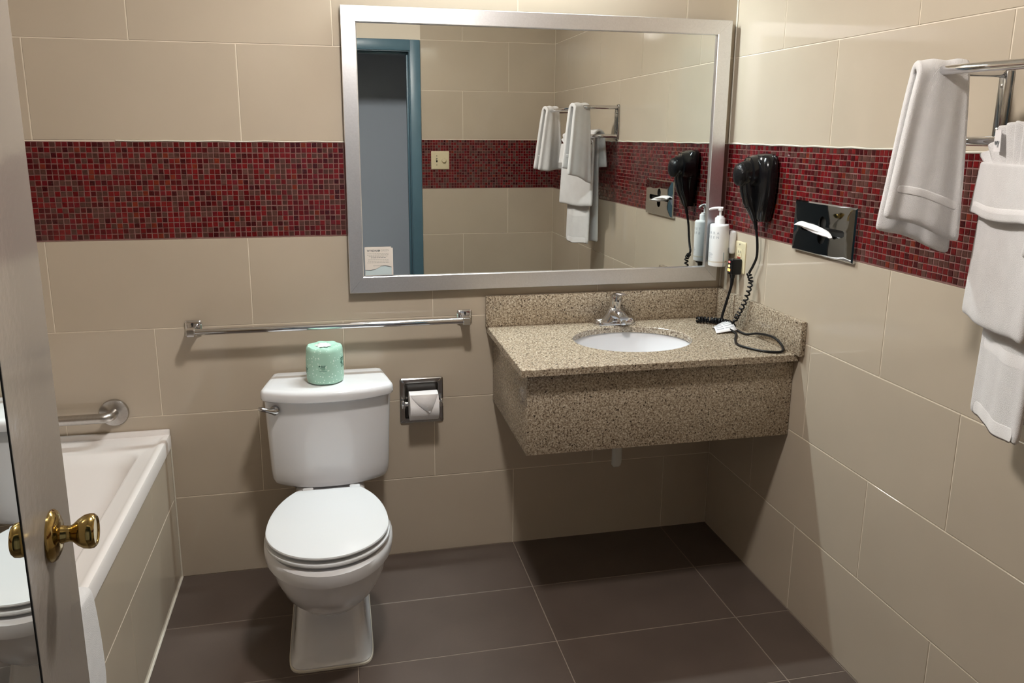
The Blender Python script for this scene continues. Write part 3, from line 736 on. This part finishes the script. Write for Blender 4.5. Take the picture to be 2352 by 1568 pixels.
def hand_towel(name, label, center, d, wt, wb, front, back, seed, fold, sign=1, skew=0., slope=0.):
    t = empty(name, (center[0], center[1], center[2]), label, 'towel', 'white hand towels folded over the upper rack bar')
    rows = hang(center, d, wt, wb, front, back, .021, fold, seed, sign, skew, 0., slope)
    cloth(rows, 'terry_cloth', M['towel'], t, .019, 1)
    hem_band(rows, 3, 4, 'woven_band', t, .0095)
    return t
hand_towel('hand_towel', 'white hand towel folded over the rack end nearest the tissue dispenser', (-.200, -1.262, 1.686), (.93, -.36, 0), .100, .155, .318, .350, 3, .004, 1, -.06, .05)
hand_towel('hand_towel', 'white hand towel on the rack end farthest from the vanity, seen in the mirror', (-.235, -1.69, 1.684), (.93, -.36, 0), .085, .165, .32, .325, 11, .005, 1, -.08)

bt = empty('bath_towel', (-.118, -1.43, 1.55), 'long white bath towel hanging lowest on the lower rack bar', 'towel')
bd = (-.35, -.937, 0)
rows = hang((-.105, -1.462, 1.551), bd, .20, .20, .578, .57, .0165, .0035, 21, 1, .02, .012)
cloth(rows, 'terry_cloth', M['towel'], bt, .013, 1); hem_band(rows, 4, 5, 'woven_band', bt, .0062); hem_band(rows, 0, 0+1, 'woven_band', bt, .0062)
ht = empty('folded_towel', (-.135, -1.42, 1.55), 'shorter white towel folded into a pocket over the bath towel', 'towel')
rows = hang((-.110, -1.452, 1.545), bd, .262, .28, .365, .16, .034, .0035, 33, 1, .0, .010)
cloth(rows, 'terry_cloth', M['towel'], ht, .017, 1)
rows2 = hang((-.110, -1.452, 1.510), bd, .262, .270, .110, .02, .052, .003, 34, 1, .0, .006)
cloth(rows2[:17], 'pocket_flap', M['towel'], ht, .014, 1); hem_band(rows2, 2, 4, 'woven_band', ht, .0066)
wc = empty('washcloth', (-.155, -1.42, 1.50), 'white washcloth fanned out in the pocket of the folded towel', 'washcloth')
dv = Vector(bd).normalized(); nv = Vector((dv.y, -dv.x, 0))
fc = Vector((-.112, -1.452, 0)) + nv*.046
rows = []
topz = [(0, .030), (.10, .045), (.2, .062), (.27, .090), (.5, .100), (.75, .092), (.9, .07), (1, .04)]
def tz(s):
    for (a, za), (b, zb) in zip(topz, topz[1:]):
        if s <= b: return za+(zb-za)*(s-a)/(b-a)
    return topz[-1][1]
for k in range(9):
    t = k/8; row = []
    for j in range(57):
        s_ = j/56; sd = (s_-.5)*(.19+.085*t)
        row.append(fc + dv*sd + nv*(.007*math.sin(j*PI/3.5)*(.4+.8*t)+.004*t) + Vector((0, 0, 1.492+tz(s_)*t)))
    rows.append(row)
cloth(rows, 'pleated_cloth', M['towel'], wc, .005, 1)
tg0 = fc + dv*(-.048) + nv*.016
def tq(a, b, z): return tg0 + dv*a + nv*b + Vector((0, 0, z))
g = G().loft([[tq(-.015, 0, 1.532), tq(.015, 0, 1.532), tq(.013, .001, 1.574), tq(-.012, .001, 1.574)], [tq(-.015, -.001, 1.532), tq(.015, -.001, 1.532), tq(.013, 0, 1.574), tq(-.012, 0, 1.574)]], smooth=False)
g.build('care_tag', M['paper'], wc)
vs, fs = text_mesh('wy', .017, .0002); G().add([tq(v.x+.001, .0016, 1.550+v.y) for v in vs], fs).build('tag_lettering', M['ink'], wc)

# bath mat over the tub edge
mt = empty('bath_mat', (AX, -1.18, .55), 'white terry bath mat draped over the tub edge behind the door', 'bath mat')
rows = []
path = [(.0135, .27), (.0135, .33), (.0135, .40), (.013, .47), (.0135, .52), (.0135, .548), (.004, .558), (-.03, .556), (-.06, .545), (-.082, .53), (-.09, .48), (-.098, .42)]
for k, (ox, z) in enumerate(path):
    row = []
    for j in range(17):
        s = j/16; e0 = [-.940, -.936, -.940, -.950, -.960, -.966, -.968, -.966, -.967, -.968, -.968, -.968][k]
        row.append(Vector((AX+ox+.0012*math.sin(s*14+k*.5)*(1 if k < 5 else .3), e0-s*.48, z+.004*math.sin(s*9))))
    rows.append(row)
cloth(rows, 'terry_cloth', M['towel'], mt, .008, 2)

# ------------------------------------------------------------------ hair dryer in its wall cradle
dc = empty('dryer_cradle', (0, -.30, 1.275), 'black wall cradle holding the hair dryer beside the mirror', 'cradle')
def oval(y, hw, x0, x1, z, n=72, sq=2.7):
    out = []
    for k in range(n):
        a = 2*PI*k/n; c_, s_ = math.cos(a), math.sin(a)
        out.append(((x0+x1)/2+(x1-x0)/2*math.copysign(abs(s_)**(2/sq), s_), y+hw*math.copysign(abs(c_)**(2/sq), c_), z))
    return out
g = G().loft([oval(-.316, .014, -.040, -.001, 1.272), oval(-.318, .024, -.050, -.001, 1.285), oval(-.318, .042, -.058, -.001, 1.33), oval(-.316, .055, -.062, -.001, 1.39), oval(-.312, .062, -.064, -.001, 1.44), oval(-.308, .060, -.062, -.001, 1.475), oval(-.305, .046, -.052, -.001, 1.492), oval(-.303, .024, -.036, -.001, 1.4975)])
g.build('cradle_shell', M['black'], dc)
hd = empty('hair_dryer', (-.08, -.288, 1.43), 'black hair dryer with coiled cord in its wall cradle', 'hair dryer')
g = G()
def circ(x, y, z, ry_, rz2, n=28): return [(x, y+ry_*math.cos(2*PI*k/n), z+rz2*math.sin(2*PI*k/n)) for k in range(n)]
g.loft([circ(-.030, -.290, 1.436, .046, .053), circ(-.055, -.289, 1.436, .050, .056), circ(-.078, -.288, 1.434, .047, .052), circ(-.080, -.288, 1.433, .037, .043), circ(-.100, -.288, 1.430, .035, .040), circ(-.104, -.288, 1.430, .033, .037)])
g.build('barrel', M['black'], hd)
G().loft([circ(-.102, -.288, 1.429, .0345, .0385), circ(-.108, -.288, 1.428, .0345, .0385), circ(-.116, -.288, 1.427, .030, .034), circ(-.122, -.288, 1.426, .020, .022), circ(-.124, -.288, 1.426, .006, .006)]).build('air_grille', M['grille'], hd)
g = G().loft([oval(-.287, .027, -.100, -.044, 1.405), oval(-.287, .027, -.095, -.042, 1.37), oval(-.289, .024, -.083, -.036, 1.33), oval(-.292, .018, -.066, -.030, 1.30), oval(-.294, .010, -.052, -.030, 1.272)])
hn = g.build('handle', M['black'], hd)
for z in (1.345, 1.352, 1.359, 1.318, 1.325, 1.332): G().box((-.088+(1.36-z)*.25, -.300, z-.0022), (-.080+(1.36-z)*.25, -.278, z+.0022), .001).build('switch_rib', M['black'], hn)
G().box((-.0802, -.303, 1.4655), (-.0655, -.272, 1.483), .003).build('top_highlight', M['dull_chrome'], hd)  # bright metal piece standing in for the highlight on the barrel top
# cord: straight drop, coil, heap on the counter, loop and plug lead
pts = [(-.042, -.294, 1.274), (-.034, -.294, 1.24), (-.026, -.293, 1.20), (-.022, -.290, 1.15), (-.024, -.275, 1.115), (-.026, -.262, 1.095), (-.030, -.2600, 1.083)]
g = G().tube(catmull(pts, 6), [.0075]+[.0065]*5+[.0045]*31, 10)
def coil(path, r, turns, wr_=.0036):
    cp_ = catmull(path, 14); L = len(cp_)-1; out = []; tot = turns*10
    nx = None
    for k in range(tot+1):
        t = k/tot*L; i = min(int(t), L-1); p = cp_[i].lerp(cp_[i+1], t-i); tv = (cp_[i+1]-cp_[i]).normalized()
        if nx is None: nx = tv.cross(Vector((0, 0, 1)) if abs(tv.z) < .9 else Vector((1, 0, 0))).normalized()
        nx = (nx-tv*nx.dot(tv)).normalized(); ny = tv.cross(nx); a = 2*PI*turns*k/tot
        out.append(p+(nx*math.cos(a)+ny*math.sin(a))*r)
    return out
g.tube(coil([(-.030, -.2600, 1.083), (-.032, -.280, 1.06), (-.034, -.272, 1.02), (-.040, -.258, .975), (-.046, -.238, .935), (-.050, -.222, .908)], .0065, 13), .0031, 8)
g.tube(catmull([(-.050, -.222, .908), (-.050, -.205, .888), (-.048, -.190, .881)], 6), .0035, 8)
g.tube(coil([(-.048, -.190, .885), (-.075, -.150, .887), (-.100, -.118, .887), (-.140, -.105, .887)], .0085, 10), .0034, 8)
g.tube(coil([(-.140, -.105, .886), (-.105, -.128, .889), (-.070, -.165, .890), (-.058, -.205, .890), (-.062, -.232, .886)], .0095, 15), .0034, 8)
g.tube(catmull([(-.062, -.232, .884), (-.060, -.270, .880), (-.050, -.310, .8785), (-.030, -.350, .890), (-.026, -.440, .900), (-.028, -.500, .886), (-.052, -.535, .8785), (-.100, -.520, .8775), (-.135, -.470, .8775), (-.145, -.420, .8775), (-.120, -.360, .878), (-.085, -.300, .879), (-.085, -.255, .884)], 8), .0040, 10)
g.build('cord', M['black_soft'], hd)
g = G().tube(catmull([(-.034, -.153, 1.054), (-.036, -.153, 1.02), (-.048, -.150, .965), (-.058, -.145, .915), (-.064, -.148, .892)], 7), [.0075, .0072, .0070, .0068, .0066, .0064, .0060]+[.0050]*22, 10)
g.build('plug_lead', M['black_soft'], hd)
g = G().box((-.049, -.170, 1.062), (-.0075, -.139, 1.120), .006, seg=3); g.lathe([(.011, 0), (.008, -.016)], (-.034, -.153, 1.064), (0, 0, 1), 14)
pg = g.build('plug', M['black'], hd)
G().box((-.0502, -.158, 1.105), (-.0485, -.146, 1.1115), .001).build('indicator', M['led_red'], pg)
G().lathe([(.0052, 0), (.0052, .0012)], (-.049, -.152, 1.0935), (-1, 0, 0), 14).build('indicator', M['led_yellow'], pg)
G().box((-.0502, -.161, 1.074), (-.0485, -.143, 1.084), .001).build('indicator', M['led_amber'], pg)
# warning tag on the cord
g = G(); rows = []
for i in range(7):
    t = i/6; row = []
    for j in range(5):
        s = j/4; a = Vector((-.123, -.193, .8765)).lerp(Vector((-.055, -.165, .895)), s); b = Vector((-.146, -.272, .8765)).lerp(Vector((-.064, -.268, .884)), s)
        p = a.lerp(b, t); row.append(p+Vector((0, 0, .010*math.sin(PI*t))))
    rows.append(row)
tgo = cloth(rows, 'warning_tag', M['paper'], hd, .0006, 0)
g = G()
for i in range(5):
    t = .16+i*.15
    for j0, j1 in ((.08, .45), (.52, .92)):
        q = []
        for s, tt in ((j0, t), (j1, t), (j1, t+.05), (j0, t+.05)):
            a = Vector((-.123, -.193, .8765)).lerp(Vector((-.055, -.165, .895)), s); b = Vector((-.146, -.272, .8765)).lerp(Vector((-.064, -.268, .884)), s)
            q.append(a.lerp(b, tt)+Vector((-.0003, -.0002, .010*math.sin(PI*tt)+.0008)))
        g.add(q, [(0, 1, 2, 3)])
g.build('tag_print', M['label_ink'], hd)

# ------------------------------------------------------------------ wall plates on the right wall
tis = empty('tissue_dispenser', (0, -.636, 1.20), 'mirror polished tissue dispenser cover on the red mosaic', 'tissue dispenser')
ty0, ty1, tz0, tz1 = -.787, -.482, 1.2035, 1.3605
# opening: a slot with pointed lobes up and down
g = G(); hc = (-.634, 1.281); NN = 120
def star(a, s=1.):
    c_, s_ = math.cos(a), math.sin(a); w_, h_ = .108, .0105
    rad_slot = min(w_/max(abs(c_), 1e-6), h_/max(abs(s_), 1e-6))
    lobe = .0105+.031*((abs(s_)-.45)/.55)**.9 if abs(s_) > .45 else 0
    return max(rad_slot, lobe)*s
inner = [(hc[0]+star(2*PI*k/NN)*math.cos(2*PI*k/NN), hc[1]+star(2*PI*k/NN)*math.sin(2*PI*k/NN)) for k in range(NN)]
def outr(k, d):
    a = 2*PI*k/NN; c_, s_ = math.cos(a), math.sin(a); t = 9
    if c_ > 1e-6: t = min(t, (ty1-d-hc[0])/c_)
    if c_ < -1e-6: t = min(t, (ty0+d-hc[0])/c_)
    if s_ > 1e-6: t = min(t, (tz1-d-hc[1])/s_)
    if s_ < -1e-6: t = min(t, (tz0+d-hc[1])/s_)
    return (hc[0]+t*c_, hc[1]+t*s_)
cors = [((ty1, tz1), (1, 1)), ((ty0, tz1), (-1, 1)), ((ty0, tz0), (-1, -1)), ((ty1, tz0), (1, -1))]
def outer(x, d):
    l = [outr(k, d) for k in range(NN)]
    for (cy, cz_), (sy, sz) in cors:
        a = math.atan2(cz_-hc[1], cy-hc[0]) % (2*PI); i = round(a/(2*PI)*NN) % NN; l[i] = (cy-sy*d, cz_-sz*d)
    return [(x, y, z) for y, z in l]
xf = -.014
def bulge(l, x): return [(x-.0006, y, z) for y, z in l]
mid = [((a[0]+b[1])/2, (a[1]+b[2])/2) for a, b in zip(inner, outer(0, .006))]
g.loft([[(xf+.003, y, z) for y, z in inner], bulge(inner, xf), bulge(mid, xf), outer(xf, .004), outer(xf+.004, .0), outer(-.0008, .0)], False, False)
g.build('cover_plate', M['black_mirror'], tis)
G().box((-.004, ty0+.004, tz0+.004), (-.0012, ty1-.004, tz1-.004)).build('back_plate', M['dark'], tis)
ts = G(); rows = []
prof = [(-.512, .003, 1.285), (-.522, .009, 1.289), (-.545, .0105, 1.288), (-.575, .0115, 1.284), (-.61, .0125, 1.279), (-.64, .0125, 1.275), (-.67, .0090, 1.271), (-.692, .005, 1.268), (-.700, .002, 1.266)]
for y, h_, zc in prof:
    rows.append([Vector((-.0145-.017*math.sin(PI*j/8)-.006*math.sin(y*160+j*1.7), y+.003*math.sin(j*2.3), zc+h_*(1-2*j/8)+.0025*math.sin(j*2.4+y*120))) for j in range(9)])
tag(cloth(rows, 'tissue', M['paper'], None, .0008, 1), 'white tissue pulled through the slot of the polished dispenser cover', 'tissue')

ol = empty('wall_outlet', (0, -.143, 1.064), 'almond wall outlet with reset buttons behind the black plug', 'outlet')
g = G()
def pl2(d, x): return [(x, y, z) for y, z in rrect(-.179+d, -.107-d, 1.0645+d, 1.1795-d, .004, 3)]
g.loft([pl2(0, -.0006), pl2(0, -.004), pl2(.004, -.007), pl2(.006, -.0072)]); g.build('cover_plate', M['almond'], ol)
G().box((-.0085, -.161, 1.090), (-.0065, -.126, 1.155), .0015).build('receptacle', M['almond'], ol)
for y in (-.151, -.137): G().box((-.0088, y-.0012, 1.138), (-.0082, y+.0012, 1.147)).build('slot', M['dark'], ol)
G().lathe([(.0022, 0), (.0022, .0006)], (-.0083, -.144, 1.131), (-1, 0, 0), 10).build('slot', M['dark'], ol)
g = G().box((-.0098, -.155, 1.119), (-.0083, -.132, 1.1245), .0006); g.build('reset_button', M['red_button'], ol)
for z in (1.170, 1.072): G().lathe([(.003, 0), (.0028, .0012)], (-.0071, -.143, z), (-1, 0, 0), 10).build('screw', M['dull_chrome'], ol)

# soap bottle in its bracket
bx, by, bz, br_ = -.0605, -.083, 1.083, .0345
sb = empty('soap_dispenser', (bx, by, bz), 'white pump soap bottle fixed in the corner beside the mirror', 'soap bottle')
G().lathe([(.030, 0), (.0335, .002), (br_, .006), (br_, .147), (.0335, .152), (.031, .1545), (.020, .156)], (bx, by, bz), (0, 0, 1), 40).build('bottle', M['white_plastic'], sb)
G().lathe([(.0185, .156), (.0185, .176), (.0170, .1785), (.013, .179), (.0125, .184), (.0115, .1845), (.0045, .185), (.0045, .206)], (bx, by, bz), (0, 0, 1), 28).build('pump_collar', M['white_plastic'], sb)
g = G().lathe([(.008, .203), (.0095, .206), (.0085, .215), (.004, .217)], (bx, by, bz), (0, 0, 1), 20)
g.tube(catmull([(bx+.006, by-.006, bz+.2115), (bx-.012, by+.006, bz+.2125), (bx-.028, by+.018, bz+.209), (bx-.034, by+.022, bz+.2055)], 4), [.0062, .006, .0058, .0055, .005, .005, .0048, .0046, .0045, .0044, .0042, .004, .0036], 10)
g.build('pump_head', M['white_plastic'], sb)
def on_bottle(name, vs, fs, ang, z, m, rad=br_+.0003):
    out = []
    for v in vs:
        a = ang+v.x/rad; out.append((bx+math.sin(a)*rad, by-math.cos(a)*rad, bz+z+v.y))
    G().add(out, fs).build(name, m, sb)
TA = R(-80)
for txt, z, s_, sp_ in (('T E R R A', .124, .0125, 1.25), ('G R E E N', .108, .0125, 1.22)):
    vs, fs = text_mesh(txt, s_, 0.00015, sp_); on_bottle('label_lettering', vs, fs, TA, z, M['label_ink'])
g = []; ff = []
for x0, x1, y0, y1 in [(-.010, .010, .0005, .0020), (-.012, .013, -.0045, -.0032), (-.009, .009, -.009, -.008), (-.008, .010, -.0135, -.0127)]:
    for q in range(4): quad(x0+(x1-x0)*q/4, x0+(x1-x0)*(q+1)/4, y0, y1)
on_bottle('label_lines', g, ff, TA, .048, M['label_ink'])
g = []; ff = []
for q in range(40): quad(-.5*PI*br_*1.3+q*PI*br_*1.3/40, -.5*PI*br_*1.3+(q+1)*PI*br_*1.3/40, 0, .0045)
on_bottle('label_band', g, ff, R(-60), .016, M['band'])
g = []; ff = []
quad(-.0016, .0016, 0, .052); on_bottle('label_stripe', g, ff, R(8), .002, M['teal_ink'])
g = []; ff = []
quad(0, .003, 0, .0035); quad(.003, .009, 0, .0035); on_bottle('label_mark', g, ff, R(20), .019, M['maroon_ink'])
sbk = G().box((-.024, -.108, 1.128), (-.0008, -.062, 1.214), .009, seg=3).box((-.030, -.098, 1.150), (-.020, -.070, 1.200), .003)
bk = sbk.build('bottle_bracket', M['white_plastic'], sb)
G().box((-.0150, -.0905, 1.2135), (-.0110, -.0840, 1.2150), M4=None).build('key_slot', M['dark'], bk)

# light switch with dimmer on the front wall (seen in the mirror)
sw = empty('light_switch', (-.759, DFRONT, 1.376), 'almond two gang plate with toggle and dimmer on red mosaic', 'light switch')
g = G()
def pl3(d, y): return [(x, y, z) for x, z in rrect(-.8175+d, -.7005-d, 1.335+d, 1.451-d, .004, 3)]
g.loft([pl3(0, DFRONT+.0006), pl3(0, DFRONT+.004), pl3(.005, DFRONT+.0075), pl3(.007, DFRONT+.0077)]); g.build('cover_plate', M['almond'], sw)
g = G().box((-.7865, DFRONT+.0070, 1.3805), (-.7775, DFRONT+.0079, 1.4055)); g.build('toggle_slot', M['dark'], sw)
G().box((-.785, DFRONT+.007, 1.393), (-.779, DFRONT+.019, 1.402), .001).build('toggle', M['almond'], sw)
G().lathe([(.0145, 0), (.0140, .011), (.0125, .013)], (-.737, DFRONT+.0075, 1.393), (0, 1, 0), 24).build('dimmer_knob', M['almond'], sw)
for z in (1.421, 1.364): G().lathe([(.003, 0), (.0028, .001)], (-.782, DFRONT+.0076, z), (0, 1, 0), 10).build('screw', M['dark'], sw)

# ------------------------------------------------------------------ lamps
vl = empty('vanity_light', (-.78, 0, 2.30), 'long lit light fixture on the wall above the mirror', 'light fixture')
g = G()
g.box((-1.26, -.006, 2.325), (-.46, -.001, 2.439)); g.box((-1.26, -.060, 2.325), (-.46, -.054, 2.439)); g.box((-1.26, -.0545, 2.433), (-.46, -.0055, 2.439))
g.box((-1.266, -.060, 2.325), (-1.26, -.001, 2.439)); g.box((-.46, -.060, 2.325), (-.454, -.001, 2.439))
g.build('housing', M['frame'], vl)
G().box((-1.259, -.0520, 2.340), (-.461, -.0065, 2.356), .004).build('diffuser', M['diffuser'], vl)
cl = empty('ceiling_light', (-1.20, -1.14, 2.44), 'round lit dome light on the bathroom ceiling', 'light fixture')
G().lathe([(.15, -.002), (.15, -.02), (.135, -.026)], (-1.20, -1.14, CEIL), (0, 0, 1), 40).build('base_ring', M['frame'], cl)
G().lathe([(.088, -.022), (.086, -.045), (.074, -.068), (.048, -.084), (.012, -.090)], (-1.20, -1.14, CEIL), (0, 0, 1), 40).build('glass_dome', M['dome'], cl)
